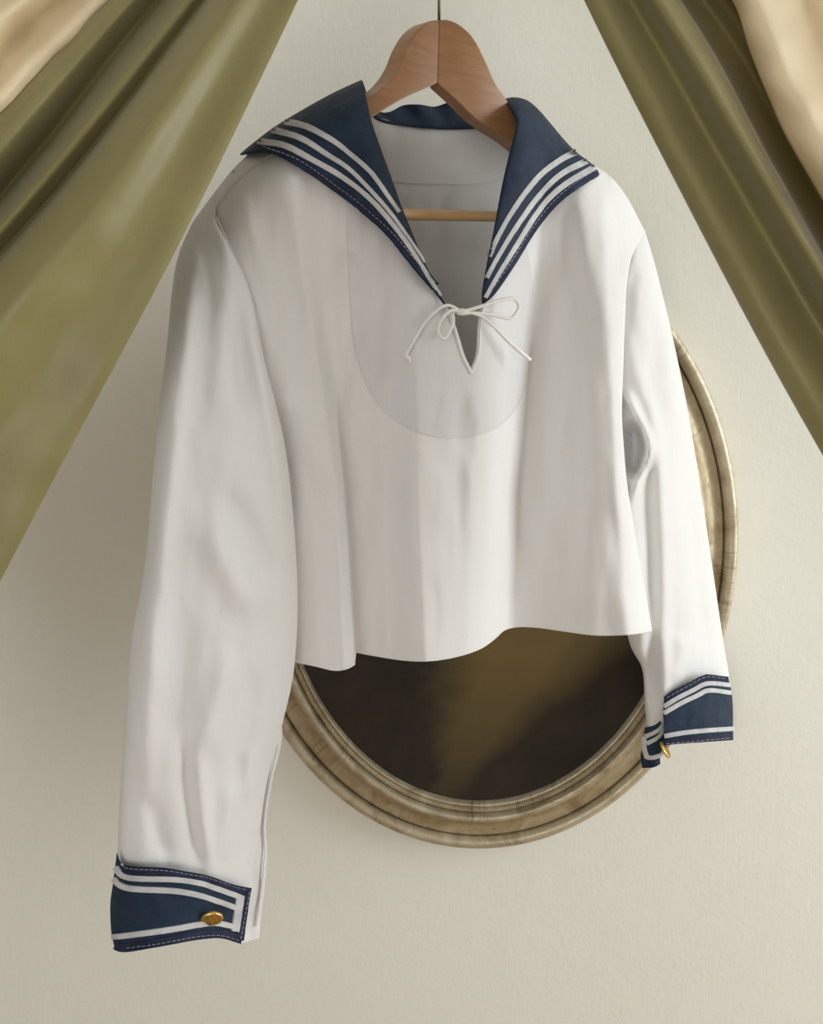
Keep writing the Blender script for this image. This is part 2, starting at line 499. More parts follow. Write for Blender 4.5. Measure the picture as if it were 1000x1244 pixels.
BODY_RIDGES = [
    ([(300, 240), (322, 330), (336, 420)], .004, 9), ([(345, 225), (352, 330), (372, 430)], -.005, 14),
    ([(396, 250), (402, 380), (408, 460)], .004, 12), ([(425, 300), (428, 380)], -.004, 13),
    ([(345, 470), (372, 520), (395, 620)], .006, 15), ([(332, 440), (350, 560), (362, 660)], -.004, 8),
    ([(470, 300), (478, 420), (470, 500)], -.004, 16), ([(520, 465), (515, 540), (530, 640)], .003, 12),
    ([(530, 560), (538, 600), (532, 650)], .003, 6), ([(548, 600), (552, 660), (545, 720)], .003, 6), ([(566, 540), (570, 600), (562, 670)], .0035, 7), ([(588, 560), (584, 640), (580, 720)], -.003, 6), ([(522, 690), (530, 740), (526, 790)], -.003, 7),
    ([(545, 470), (538, 500), (528, 528)], .003, 6), ([(556, 480), (553, 510), (546, 530)], -.003, 5), ([(590, 460), (588, 500), (580, 530)], .003, 6),
    ([(572, 455), (585, 520), (592, 640), (590, 760)], .005, 14), ([(545, 520), (556, 620), (548, 720)], -.003, 14),
    ([(568, 470), (560, 510), (552, 560)], -.0025, 7), ([(600, 455), (612, 560), (606, 690)], .003, 8),
    ([(745, 610), (757, 680), (770, 750)], -.004, 11), ([(700, 230), (712, 300), (722, 400)], .003, 14),
    ([(742, 225), (752, 290), (748, 360)], -.004, 10), ([(672, 300), (664, 420), (650, 560)], -.003, 26),
]
def torso_flat(x, y):
    x = np.asarray(x, float); y = np.asarray(y, float)
    return profile(x, y) + ridges(x, y, BODY_RIDGES) + wrinkle(x, y, 26, 95, .0022, 3.1) + wrinkle(x, y, 11, 34, .0006, 8.4)
def torso(x, y):
    d = np.minimum(dseg(x, y, SHOULDER_L), dseg(x, y, SHOULDER_R))
    k = np.clip(d / 55, 0, 1); k = np.sqrt(1 - (1 - k) ** 2)
    return -.045 + (torso_flat(x, y) + .045) * k
def torso_back(x, y):
    x = np.asarray(x, float); y = np.asarray(y, float)
    xl = np.interp(y, KY, KN[0][0]); xr = np.interp(y, KY, KN[-1][0])
    s = np.clip((x - xl) / (xr - xl), 0, 1) * 2 - 1
    d = np.minimum(dseg(x, y, SHOULDER_L), dseg(x, y, SHOULDER_R))
    k = np.clip(d / 60, 0, 1); k = np.sqrt(1 - (1 - k) ** 2)
    e = np.sqrt(np.clip(1 - s ** 2, 0, 1))
    lowk = np.clip((y - 300) / 450, 0, 1)
    deep = -.055 - (.080 - .035 * lowk) * e + .010 * np.sin(x / 26 + y / 300) * e * np.clip((y - 225) / 120, 0, 1)
    h = -.047 + (deep + .047) * k
    return h + wrinkle(x, y, 22, 60, .003, 1.7) * e + ridges(x, y, [([(536, 226), (534, 262), (538, 300)], .004, 6), ([(520, 226), (517, 250)], .003, 5), ([(492, 224), (495, 250)], .003, 5), ([(556, 226), (560, 280)], -.003, 9)])

blouse = empty('sailor_blouse', tuple(P(545, 800, 0)), 'white cotton sailor blouse with navy striped collar and cuffs on a hanger', 'blouse')

HEM = [(330, 800), (359, 805), (384, 810), (406, 815), (422, 813), (431, 808)]
HEM2 = [(433, 793), (454, 797), (494, 803), (527, 803), (560, 797), (585, 788), (602, 776), (613, 766), (630, 762), (655, 763), (690, 768), (722, 772), (752, 772), (775, 770), (791, 767)]
front = outline(4.5,
    [(436, 136), (380, 152), (330, 172), (298, 191), (270, 222), (250, 258)],
    [(250, 258), (268, 400), (292, 600), (330, 800)],
    HEM, [(431, 808), (432, 801), (433, 793)], HEM2,
    [(791, 767), (784, 728), (776, 685), (767, 630), (760, 585), (756, 540), (754, 500), (756, 440), (758, 380), (760, 345), (766, 312), (783, 280)],
    [(783, 280), (774, 262), (756, 231), (731, 206), (690, 186), (640, 140)],
    [(640, 140), (626, 180), (614, 240), (601, 300), (587, 368)],
    [(587, 368), (583, 392), (581, 428), (572, 453)],
    [(572, 453), (561, 430), (552, 398), (541, 372)],
    [(541, 372), (510, 322), (485, 264), (464, 214), (448, 165), (436, 136)])
sheet('front_panel', front, torso, M_COTTON, blouse, 4.5)
back = outline(6,
    [(436, 136), (380, 152), (330, 172), (298, 191), (270, 222), (250, 258)],
    [(250, 258), (268, 400), (292, 600), (330, 795)],
    [(330, 795), (420, 792), (520, 788), (590, 772), (640, 750), (700, 752), (790, 760)],
    [(790, 760), (767, 630), (754, 500), (758, 380), (783, 280)],
    [(783, 280), (774, 262), (756, 231), (731, 206), (690, 186), (640, 140)],
    [(640, 140), (600, 150), (545, 154), (495, 151), (460, 143), (436, 136)])
sheet('back_panel', back, torso_back, M_COTTON, blouse, 6)
def side_gusset(line):
    q = resample(cr(line), 5); V = []; n = len(q); F = []
    hf_, hb_ = torso(q[:, 0], q[:, 1]), torso_back(q[:, 0], q[:, 1]) - .004
    for t in np.linspace(0, 1, 5): V += list(P(q[:, 0] + 2.5 * math.sin(t * math.pi) * (1 if q[0, 0] > 500 else -1) - t * 1.5, q[:, 1], hf_ * (1 - t) + hb_ * t))
    for j in range(4):
        for i in range(n - 1): F.append((j * n + i, j * n + i + 1, (j + 1) * n + i + 1, (j + 1) * n + i))
    mesh('side_gusset', V, F, M_COTTON, blouse)
side_gusset([(791, 767), (784, 728), (776, 685), (767, 630), (760, 585), (756, 540), (754, 500), (756, 440), (758, 380), (760, 345), (766, 312), (783, 280)])
side_gusset([(250, 258), (268, 400), (292, 600), (330, 800)])
ribbon('yoke_seam', [(462, 219), (500, 222), (545, 223), (585, 222), (622, 214)], 2.2, torso_back, M_COTTON, blouse, .0014)
# facing sewn round the neck slit
FACE_ARC = [(428, 395), (434, 432), (448, 470), (474, 505), (510, 525), (552, 532), (595, 524), (624, 500), (640, 462), (645, 420)]
facing = outline(4.5, FACE_ARC, [(645, 420), (648, 350), (640, 300)], [(640, 300), (601, 358), (588, 372)],
    [(588, 372), (584, 392), (582, 428), (572, 455)], [(572, 455), (560, 431), (551, 398), (540, 373)],
    [(540, 373), (500, 322), (450, 265), (420, 245)], [(420, 245), (424, 320), (428, 395)])
fc = sheet('neck_facing', facing, lambda x, y: torso(x, y) + .0006, M_FACING, blouse, 4.5)
ribbon('facing_seam', FACE_ARC, 1.2, lambda x, y: torso(x, y) + .0006, M_FACING, fc, .0003)
ribbon('slit_binding', [(541, 374), (551, 398), (561, 431), (572, 454)], 3.2, torso, M_COTTON, blouse, .0022)
ribbon('slit_binding', [(572, 454), (581, 428), (583, 395), (587, 372)], 3.2, torso, M_COTTON, blouse, .0022)
ribbon('hem_stitching', [(x, y - 2) for x, y in HEM[1:]], 2.2, torso, M_COTTON, blouse, .0004)
ribbon('hem_stitching', [(x, y - 2) for x, y in HEM2], 2.2, torso, M_COTTON, blouse, .0004)
ribbon('shoulder_seam', [(332, 187), (306, 203), (281, 226), (259, 256), (246, 266)], 2.4, torso, M_COTTON, blouse, .0014)

# ---- sleeves: lofted tubes, ring = left point, right point, centre offset, half thickness
def loft_sleeve(name, rings, folds, m, parent, n=88, seg=90, amp=.002, seed=0):
    """ring = left point, right point, offset at the left and right edge, half thickness"""
    A = cr([(*l, *r, cl_, cr2, t) for l, r, cl_, cr2, t in rings], n // 4)
    a = 2 * math.pi * np.arange(seg) / seg
    s = (1 - np.cos(a)) / 2; sn = np.sin(a)
    x = A[:, 0:1] + (A[:, 2:3] - A[:, 0:1]) * s; y = A[:, 1:2] + (A[:, 3:4] - A[:, 1:2]) * s
    prof = np.sign(sn) * np.abs(sn) ** .8
    frontk = np.clip(sn * 2.2, 0, 1)
    h = A[:, 4:5] + (A[:, 5:6] - A[:, 4:5]) * s + A[:, 6:7] * prof
    h = h + frontk * (ridges(x, y, folds) + wrinkle(x, y, 22, 80, amp, seed) + wrinkle(x, y, 10, 26, amp * .25, seed + 5))
    W = P(x.ravel(), y.ravel(), h.ravel()); nr = len(A)
    F = [(i * seg + k, i * seg + (k + 1) % seg, (i + 1) * seg + (k + 1) % seg, (i + 1) * seg + k) for i in range(nr - 1) for k in range(seg)]
    return mesh(name, W, F, m, parent)
def tz(x, y, d=.002): return float(torso(np.array([x]), np.array([y]))[0]) + d

L_FOLDS = [
    ([(240, 290), (222, 400), (208, 540), (192, 700), (178, 860), (168, 1000)], .010, 17),
    ([(262, 320), (250, 430), (244, 540)], -.006, 16),
    ([(285, 350), (290, 430), (300, 520)], -.008, 16),
    ([(300, 380), (318, 460), (335, 560), (345, 680)], .006, 9),
    ([(245, 620), (280, 690), (315, 760)], .008, 22), ([(265, 585), (305, 650), (335, 720)], -.008, 16),
    ([(222, 720), (218, 830), (212, 930)], -.007, 17),
    ([(285, 780), (262, 860), (245, 930)], .007, 15), ([(310, 800), (300, 880), (280, 960)], -.005, 12),
    ([(222, 880), (230, 975), (246, 1070)], -.006, 8), ([(238, 880), (246, 980), (258, 1080)], .006, 8),
    ([(285, 940), (275, 1000), (268, 1050)], .006, 10), ([(305, 900), (298, 980)], .005, 8),
    ([(180, 960), (192, 1010), (205, 1048)], -.004, 10),
]
loft_sleeve('sleeve', [
    ((268, 224), (272, 222), -.046, -.044, .002), ((247, 252), (262, 262), -.045, tz(262, 262), .006), ((229, 280), (277, 297), -.040, tz(277, 297), .012), ((212, 330), (303, 353), -.030, tz(303, 353), .020),
    ((202, 425), (322, 441), -.015, tz(322, 441, .004), .030), ((190, 525), (348, 552), -.006, .018, .034), ((176, 685), (361, 700), .004, .022, .038), ((160, 775), (358, 806), .010, .024, .040),
    ((151, 888), (343, 880), .014, .022, .042), ((146, 962), (324, 952), .016, .018, .041), ((143, 1030), (308, 1058), .018, .018, .038), ((142, 1062), (303, 1092), .018, .018, .034)],
    L_FOLDS, M_COTTON, blouse, amp=.0022, seed=2.2)
ribbon('armhole_seam', [(263, 264), (278, 298), (303, 353), (322, 441), (334, 490)], 2.0, lambda x, y: torso(x, y) + .004, M_COTTON, blouse, .001)
R_FOLDS = [
    ([(775, 310), (764, 360), (760, 420)], -.003, 8), ([(764, 400), (780, 465), (798, 535), (804, 640), (806, 760), (808, 845), (808, 900)], .007, 9),
    ([(752, 440), (770, 520), (785, 600), (790, 720), (794, 800)], -.007, 15),
    ([(830, 500), (842, 620), (852, 740), (862, 810)], -.006, 13), ([(800, 350), (815, 440), (822, 520)], .004, 12),
    ([(758, 470), (768, 492), (785, 530), (788, 552), (772, 592), (764, 625)], .016, 6),
    ([(768, 505), (769, 545), (764, 585)], -.022, 11), ([(830, 760), (826, 800), (818, 835)], .005, 9), ([(790, 760), (792, 820), (796, 870)], -.005, 8),
    ([(776, 640), (775, 720), (784, 800)], .005, 8),
]
loft_sleeve('sleeve', [
    ((774, 282), (783, 279), -.045, -.045, .003), ((764, 308), (794, 315), -.050, -.050, .014), ((756, 345), (803, 350), -.052, -.052, .022), ((750, 410), (817, 408), -.055, -.055, .028),
    ((744, 500), (836, 500), -.058, -.058, .034), ((742, 600), (853, 605), -.060, -.060, .038), ((750, 700), (868, 705), -.060, -.060, .040), ((764, 778), (879, 780), -.058, -.058, .038),
    ((780, 812), (885, 815), -.056, -.056, .036), ((783, 850), (887, 838), -.054, -.054, .034), ((786, 892), (886, 868), -.052, -.052, .030)],
    R_FOLDS, M_COTTON, blouse, amp=.0024, seed=6.6)

# ---- left cuff
def knots_h(xs, hs):
    def f(x, y):
        x = np.asarray(x, float)
        return np.interp(x, xs, hs)
    return f
def sm_h(pts):
    q = cr(pts, 10)
    return lambda x, y: np.interp(np.asarray(x, float), q[:, 0], q[:, 1])
lc_front0 = sm_h([(128, .016), (134, .026), (150, .046), (185, .060), (225, .064), (265, .056), (308, .042)])
lc_front = lambda x, y: lc_front0(x, y) + wrinkle(x, y, 14, 60, .0012, 4.4)
lc_back = sm_h([(128, .016), (134, .010), (150, -.006), (185, -.020), (225, -.024), (265, -.012), (308, .020)])
CT = [(142, 1035), (147, 1048), (158, 1052), (198, 1054), (223, 1058), (254, 1064), (282, 1074), (306, 1079)]
CB = [(293, 1147), (268, 1140), (240, 1142), (212, 1147), (184, 1152), (150, 1157), (139, 1151)]
cuffp = outline(3.5, CT, [(306, 1079), (293, 1147)], CB, [(139, 1151), (135, 1131), (134, 1098), (138, 1068), (142, 1035)])
cuff = sheet('cuff', cuffp, lc_front, M_NAVY, blouse, 4, back=lc_back)
cuff['label'] = 'navy cuff with white tape stripes and a gold button'
def edge_band(name, poly_runs, hf, parent, lift=.0012):
    p = outline(3, *poly_runs)
    o = sheet(name, p, lambda x, y: hf(x, y) + lift + wrinkle(x, y, 7, 7, .0008, 9.9), M_NAVY2, parent, 3)
    return thick(o, .0012)
ribbon('edge_band', [(150, 1055), (160, 1058), (198, 1060), (223, 1064), (254, 1070), (282, 1080), (302, 1085)], 9.5, lc_front, M_NAVY2, cuff, .0010)
ribbon('edge_band', [(299, 1084), (291, 1142)], 9, lc_front, M_NAVY2, cuff, .0011)
ribbon('edge_band', [(290, 1140), (268, 1134), (240, 1136), (212, 1141), (184, 1146), (150, 1151), (141, 1148)], 10, lc_front, M_NAVY2, cuff, .0010)
ribbon('stripe', [(141, 1053), (148, 1062), (160, 1066), (178, 1067), (212, 1068), (240, 1072), (268, 1081), (295, 1091)], 6.5, lc_front, M_TAPE, cuff, .0014)
ribbon('stripe', [(139, 1067), (145, 1074), (155, 1078), (173, 1080), (212, 1082), (240, 1087), (268, 1096), (287, 1103)], 6.5, lc_front, M_TAPE, cuff, .0014)
ribbon('stripe', [(291.5, 1088), (285, 1131)], 9, lc_front, M_TAPE, cuff, .0016)
ribbon('stripe', [(137, 1138), (170, 1134), (212, 1128), (240, 1123), (262, 1121), (286, 1126)], 6.5, lc_front, M_TAPE, cuff, .0014)
for q in ([(148, 1049), (158, 1054.5), (198, 1056.5), (223, 1060.5), (254, 1066.5), (282, 1076.5), (302, 1081)],
          [(302, 1083), (291, 1142)],
          [(289, 1142), (268, 1136), (240, 1137), (212, 1142), (184, 1147), (152, 1151)]):
    stitches('stitching', q, lc_front, M_THREAD, cuff, wd=.2, lift=.0015)
def button(px, py, rpx, hf, parent, nrm=None, tiltx=0):
    c = P(px, py, float(hf(np.array([px]), np.array([py]))[0]) + .0045)
    r = rpx * np.linalg.norm(P(px + 1, py, 0) - P(px, py, 0))
    if nrm is None:
        vw = (Vector((0, 0, CAMZ)) - Vector(c)).normalized(); nrm = vw * .66 - Vector((0, SP, CP)) * .75
    nn = Vector(nrm).normalized(); q = nn.to_track_quat('Z', 'Y')
    prof = [(0, .0034), (.35, .0036), (.6, .0032), (.72, .0026), (.80, .0030), (.92, .0028), (1, .0016), (.96, 0), (.3, -.002), (0, -.002)]
    V = []; F = []; n = 28
    for (a, h) in prof:
        for k in range(n):
            t = 2 * math.pi * k / n
            hh = h + (.0006 * math.sin(5 * t + a * 9) if .2 < a < .65 and h > .003 else 0)
            V.append(Vector(c) + q @ Vector((r * a * math.cos(t), r * a * math.sin(t), hh)))
    for i in range(len(prof) - 1):
        for k in range(n):
            F.append((i * n + k, i * n + (k + 1) % n, (i + 1) * n + (k + 1) % n, (i + 1) * n + k))
    return mesh('button', V, F, M_GOLD, parent)
b = button(257, 1114, 11.5, lc_front, cuff); b['label'] = 'embossed gold metal button'
# placket of the sleeve opening, behind the cuff's end
plk = outline(4, [(341, 876), (343, 895), (335, 932), (325, 958), (320, 1003), (325, 1041), (316, 1127), (315, 1140)], [(315, 1140), (292, 1146)], [(292, 1146), (296, 1075), (302, 1010), (318, 945), (341, 876)])
sheet('sleeve_placket', plk, lambda x, y: .012 + .012 * np.clip((312 - x) / 30, -1, 1) + wrinkle(x, y, 12, 40, .003, 5.5), M_COTTON, blouse, 4)
ribbon('placket_seam', [(338, 905), (327, 958), (321, 1003), (322, 1041), (312, 1125)], 2, lambda x, y: .012 + .012 * np.clip((312 - x) / 30, -1, 1) + .003, M_COTTON, blouse, .001)

# ---- right cuff: main band and the end turned away to the left
rc_main0 = sm_h([(800, -.026), (808, -.018), (830, -.010), (858, -.006), (880, -.016), (889, -.030), (896, -.044)])
rc_main = lambda x, y: rc_main0(x, y) + wrinkle(x, y, 12, 40, .0012, 7.7)
rc_flap0 = sm_h([(776, -.052), (784, -.040), (796, -.030), (808, -.026), (815, -.026)])
rc_flap = lambda x, y: rc_flap0(x, y) + wrinkle(x, y, 10, 10, .001, 2.7)
rc_back = sm_h([(800, -.060), (830, -.088), (858, -.090), (880, -.075), (889, -.05), (896, -.044)])
rmain = outline(3, [(807, 847), (818, 839), (838, 829), (858, 819)], [(858, 819), (885, 822)], [(885, 822), (890, 850), (891, 899)],
    [(891, 899), (850, 902), (818, 904), (806, 906)], [(806, 906), (807, 888), (806, 870), (807, 847)])
rflap = outline(2.5, [(808, 866), (798, 880), (784, 884)], [(784, 884), (782, 900), (779, 918), (781, 933)], [(781, 933), (794, 932), (802, 928)],
    [(802, 928), (802, 916), (807, 904), (808, 888), (808, 866)])
rcuff = sheet('cuff', rmain, rc_main, M_NAVY, blouse, 3.5, back=rc_back)
rcuff['label'] = 'smaller-looking navy cuff with white tape stripes beside the frame'
fl = thick(sheet('cuff_end', rflap, rc_flap, M_NAVY, rcuff, 3), .0015)
ribbon('edge_band', [(809, 850), (820, 842), (839, 833), (858, 823.5), (884, 826)], 7.5, rc_main, M_NAVY2, rcuff, .0010)
ribbon('edge_band', [(808, 901), (830, 899), (860, 897), (890, 895)], 8, rc_main, M_NAVY2, rcuff, .0010)
ribbon('stripe', [(806.5, 858), (822, 848), (842, 838), (859, 830), (886.5, 832)], 5.2, rc_main, M_TAPE, rcuff, .0014)
ribbon('stripe', [(806.5, 866), (826, 854.5), (846, 845), (861, 838.5), (888, 841.5)], 5.2, rc_main, M_TAPE, rcuff, .0014)
ribbon('stripe', [(807, 894), (830, 890), (860, 887), (891, 885)], 5.2, rc_main, M_TAPE, rcuff, .0014)
ribbon('stripe', [(807, 875), (799, 887), (784, 894.5)], (3.6, 5.2), rc_flap, M_TAPE, rcuff, .0014)
ribbon('stripe', [(806.5, 884), (799, 895.5), (786, 903)], (3.6, 5.2), rc_flap, M_TAPE, rcuff, .0014)
ribbon('stripe', [(783.5, 894), (783.5, 908), (786.5, 920)], 5, rc_flap, M_TAPE, rcuff, .0022)
ribbon('stripe', [(785, 918.5), (792, 920), (802, 917)], 5, rc_flap, M_TAPE, rcuff, .0020)
stitches('stitching', [(809, 903), (850, 899.5), (889, 896)], rc_main, M_THREAD, rcuff, wd=.2, lift=.0015)
stitches('stitching', [(810, 847), (838, 831.5), (858, 822), (883, 824.5)], rc_main, M_THREAD, rcuff, wd=.2, lift=.0015)
b = button(807, 911, 7.5, lambda x, y: rc_flap(x, y) + .003, rcuff, (.80, -.22, .55)); b['label'] = 'gold metal button seen from the edge'

# ---- collar
CLO = [(292, 188), (310, 185), (330, 186), (362, 202), (400, 228), (440, 258), (470, 285), (500, 322), (525, 351), (541, 371)]
CLI = [(541, 371), (515, 318), (490, 258), (470, 203), (452, 152), (445, 122), (440, 98)]
CLS = [(440, 98), (428, 103), (395, 119), (340, 151), (310, 173), (292, 188)]
CRO = [(586, 371), (601, 357), (624, 324), (652, 279), (680, 246), (706, 226), (733, 211)]
CRI = [(612, 121), (622, 135), (628, 150), (621, 178), (610, 225), (600, 279), (593, 313), (586, 352), (586, 371)]
CRS = [(733, 211), (722, 202), (695, 181), (668, 150), (656, 136), (641, 123), (625, 119), (612, 121)]
def collar_h(inner, sil, seed):
    cin = cr(inner, 4); csil = cr(sil, 4)
    def f(x, y):
        x = np.asarray(x, float); y = np.asarray(y, float)
        di = dseg(x, y, cin); ds = dseg(x, y, csil)
        ti = np.clip(di / 26, 0, 1)
        h = profile(x, y) * .75 + ridges(x, y, BODY_RIDGES) * .5 + .012 + .006 * np.exp(-((di - 20) / 22) ** 2) - .004 * (1 - np.sqrt(1 - (1 - ti) ** 2))
        k = np.clip(ds / 60, 0, 1); k = np.sqrt(1 - (1 - k) ** 2)
        return -.048 + (h + .048) * k + wrinkle(x, y, 30, 30, .003, seed) * k + .002
    return f
hl = collar_h(CLI, CLS, 1.3); hr = collar_h(CRI, CRS, 6.1)
pl, fl_ = tri(outline(3, CLO, CLI, CLS), 3)
pr, fr_ = tri(outline(3, CRO, CRS, CRI[:9]), 3)
Vc = list(P(pl[:, 0], pl[:, 1], hl(pl[:, 0], pl[:, 1]))); Fc = [tuple(q) for q in fl_]
k = len(Vc); Vc += list(P(pr[:, 0], pr[:, 1], hr(pr[:, 0], pr[:, 1]))); Fc += [tuple(i + k for i in q) for q in fr_]
# stand round the back of the neck, and the square flap lying on the wearer's back
top = resample(cr([(440, 99), (452, 130), (470, 137), (490, 128), (508, 127), (528, 130), (548, 124), (580, 128), (606, 128), (618, 122)]), 4)
bot = resample(cr([(446, 132), (460, 146), (495, 153), (540, 157), (595, 155), (622, 146), (628, 140)]), 4)
n_ = 50
def par(q, n): 
    s = np.linspace(0, len(q) - 1, n); return np.stack([np.interp(s, range(len(q)), q[:, j]) for j in (0, 1)], -1)
tp, bt = par(top, n_), par(bot, n_)
k = len(Vc); u = np.linspace(0, 1, n_); dep = -.045 - .066 * np.sin(u * math.pi) ** .6
rows = 7
for j in range(rows):
    t = j / (rows - 1); q = tp * (1 - t) + bt * t
    tb = torso_back(bt[:, 0], bt[:, 1] + 4)
    Vc += list(P(q[:, 0], q[:, 1], tb + .004 - .004 * (1 - t) + .003 * np.sin(u * 31) * (1 - t)))
for j in range(rows - 1):
    for i in range(n_ - 1): Fc.append((k + j * n_ + i, k + j * n_ + i + 1, k + (j + 1) * n_ + i + 1, k + (j + 1) * n_ + i))
k = len(Vc)
lo = par(np.array([(320, 400), (690, 400)], float), n_)
hi = par(np.array([(300, 186), (360, 146), (440, 101)] + [tuple(v) for v in tp[4:-4:6]] + [(640, 126), (690, 180), (728, 210)], float), n_)
for j in range(10):
    t = j / 9; q = hi * (1 - t) + lo * t
    Vc += list(P(q[:, 0], q[:, 1] + 3, torso_back(q[:, 0], np.maximum(q[:, 1], 152)) - .008))
for j in range(9):
    for i in range(n_ - 1): Fc.append((k + j * n_ + i, k + j * n_ + i + 1, k + (j + 1) * n_ + i + 1, k + (j + 1) * n_ + i))
sl = surface_height(pl, fl_, hl(pl[:, 0], pl[:, 1])); sr = surface_height(pr, fr_, hr(pr[:, 0], pr[:, 1]))
collar = thick(mesh('collar', Vc, Fc, M_NAVY, blouse), .0014)
collar['label'] = 'navy sailor collar with three white tape stripes'
def shift(line, d):
    q = resample(cr(line), 6); t = np.gradient(q, axis=0); t /= np.linalg.norm(t, axis=1)[:, None]
    return [tuple(v) for v in q + np.stack([-t[:, 1], t[:, 0]], -1) * d]
ribbon('edge_band', shift([(306, 186)] + CLO[2:-1], -5), (8, 9), sl, M_NAVY2, collar, .0014)
ribbon('edge_band', shift(CRO[1:-1] + [(728, 213)], -6), (9, 11), sr, M_NAVY2, collar, .0014)
ribbon('stripe', [(346, 149), (372, 155), (400, 169), (422, 184), (448, 207), (470, 238), (484, 258)], (7.5, 4), sl, M_TAPE, collar, .0017)
ribbon('stripe', [(331, 159), (365, 169), (400, 190), (428, 209), (456, 238), (481, 269), (506, 305), (515, 319)], (7.5, 2.5), sl, M_TAPE, collar, .0017)
ribbon('stripe', [(314, 173), (345, 178), (372, 191), (400, 206), (428, 224), (453, 245), (478, 275), (494, 297), (510, 322), (524, 344), (534, 360)], (7.5, 4), sl, M_TAPE, collar, .0017)
ribbon('stripe', [(700, 185), (680, 195), (652, 216), (624, 253), (604, 288), (594, 312)], (7.5, 4.5), sr, M_TAPE, collar, .0017)
ribbon('stripe', [(713, 196), (680, 213), (652, 240), (624, 279), (603, 314), (591, 338)], (7.5, 4.5), sr, M_TAPE, collar, .0017)
ribbon('stripe', [(723, 203), (680, 229), (652, 258), (624, 302), (602, 338), (589, 362)], (7.5, 4.5), sr, M_TAPE, collar, .0017)
stitches('stitching', shift([(318, 185)] + CLO[3:-1], -6), sl, M_THREAD, collar, lift=.0019)
stitches('stitching', shift(CRO[1:-1] + [(728, 213)], -7), sr, M_THREAD, collar, lift=.0019)

# ---- tie cord
def cord(name, pts, lifts, rad, parent=None):
    q = cr([(a, b, l) for (a, b), l in zip(pts, lifts)], 8)
    base = torso(np.clip(q[:, 0], 545, 545) * 0 + q[:, 0], np.maximum(q[:, 1], 385))
    return tube(name, P(q[:, 0], q[:, 1], base * .35 + .034 * .65 + q[:, 2]), rad, M_CORD, parent, 8)
ck = tube('tie_cord', P(np.array([556, 559, 562, 565, 568]), np.array([380, 379, 379, 379, 380]), np.array([.042, .045, .046, .045, .042])), [.0020, .0030, .0034, .0030, .0020], M_CORD, blouse, 12)
ck['label'] = 'thin white cord tied in a bow at the neck slit'
cord('cord_tail', [(562, 379), (551, 373), (543, 371), (532, 376), (515, 394), (501, 418), (494, 431), (498, 437), (497, 442)], [.008, .010, .010, .010, .009, .008, .006, .006, .005], [.0013, .0014, .0015, .0014, .0014, .0020, .0012], ck)
cord('cord_loop', [(562, 379), (549, 377), (538, 386), (532.5, 398), (534, 408), (540, 411), (547, 402), (551, 389), (550, 380), (556, 378)], [.008, .012, .014, .014, .013, .013, .012, .010, .008, .008], .0016, ck)
cord('cord_loop', [(562, 379), (588, 371), (610, 364), (624, 363), (630, 370), (628, 379), (620, 387), (606, 384), (588, 381), (566, 380)], [.008, .012, .015, .016, .016, .016, .015, .013, .011, .008], .0016, ck)
cord('cord_tail', [(562, 379), (576, 381), (587, 386), (602, 399), (619, 416), (633, 428), (644, 437)], [.008, .010, .010, .009, .008, .008, .007], [.0014, .0014, .0013, .0013, .0019, .0021, .0018], ck)

# ------------------------------------------------------------------ hanger
hanger = empty('clothes_hanger', tuple(P(533, 22, -.02)), 'brown varnished wooden clothes hanger with a round bar, inside the blouse', 'clothes hanger')
def arm(side, front_runs, bend, m, label=None):
    """one half of the hanger: outline on its own bent face, then real thickness behind"""
    poly = outline(3.5, *front_runs)
    v, f = tri(poly, 6)
    n0 = len(v); nb = len(poly)
    ang = THETA - side * math.radians(14)                  # each half is mitred towards the front
    nrm = np.array([math.sin(ang), -math.cos(ang), 0])
    dx = np.array([np.linalg.norm(P(a, b_, 0)[:2] - P(533, b_, 0)[:2]) for a, b_ in v])
    off = -.022 + np.tan(math.radians(14)) * dx * .55 * np.exp(-(dx / .10) ** 2)
    V = P(v[:, 0], v[:, 1], off); V2 = V - nrm * .020
    VV = np.vstack([V, V2]); F = [tuple(q) for q in f] + [tuple(i + n0 for i in q[::-1]) for q in f]
    F += [(i, (i + 1) % nb, n0 + (i + 1) % nb, n0 + i) for i in range(nb)]
    o = mesh('arm', VV, F, m, hanger)
    o.data.polygons.foreach_set('use_smooth', [False] * len(o.data.polygons))
    bv = o.modifiers.new('rounded_edge', 'BEVEL'); bv.width = .0020; bv.segments = 3; bv.limit_method = 'ANGLE'; bv.angle_limit = math.radians(50)
    bv.harden_normals = False
    return o
arm(-1, ([(534, 24), (522, 26), (508, 37), (496, 56), (486, 80), (472, 100), (450, 118), (410, 145), (375, 172), (352, 200)],
         [(352, 200), (352, 222), (366, 226)], [(366, 226), (400, 186), (447, 147), (490, 120), (532, 101)], [(532, 101), (533, 62), (534, 24)]), 0, M_WOOD)
arm(1, ([(534, 24), (545, 24), (560, 31), (576, 47), (590, 74), (602, 101), (615, 120), (632, 143), (664, 180), (690, 212)],
        [(690, 212), (692, 232), (678, 236)], [(678, 236), (650, 202), (620, 173), (580, 146), (555, 122), (532, 101)], [(532, 101), (533, 62), (534, 24)]), 0, M_WOOD)
q = resample(np.array([(330, 247), (487, 261), (545, 263), (600, 264), (702, 250)], float), 6)
q = resample(np.array([(395, 246), (487, 260.5), (600, 264), (672, 250)], float), 6)
bar = tube('bar', P(q[:, 0], np.interp(q[:, 0], [322, 487, 600, 704], [258, 260.5, 263, 264]), np.full(len(q), -.030)), .0052, M_WOOD2, hanger, 16)
HK = P(533.5, 26, -.030)
top_ = Vector((HK[0], PK[1], PK[2]))
pts = [Vector(HK), Vector(HK) + Vector((0, 0, .04))]
pts += [Vector((HK[0], HK[1] + (PK[1] + .0155 - HK[1]) * t, HK[2] + .04 + (PK[2] - HK[2] - .05) * t)) for t in np.linspace(.1, 1, 8)]
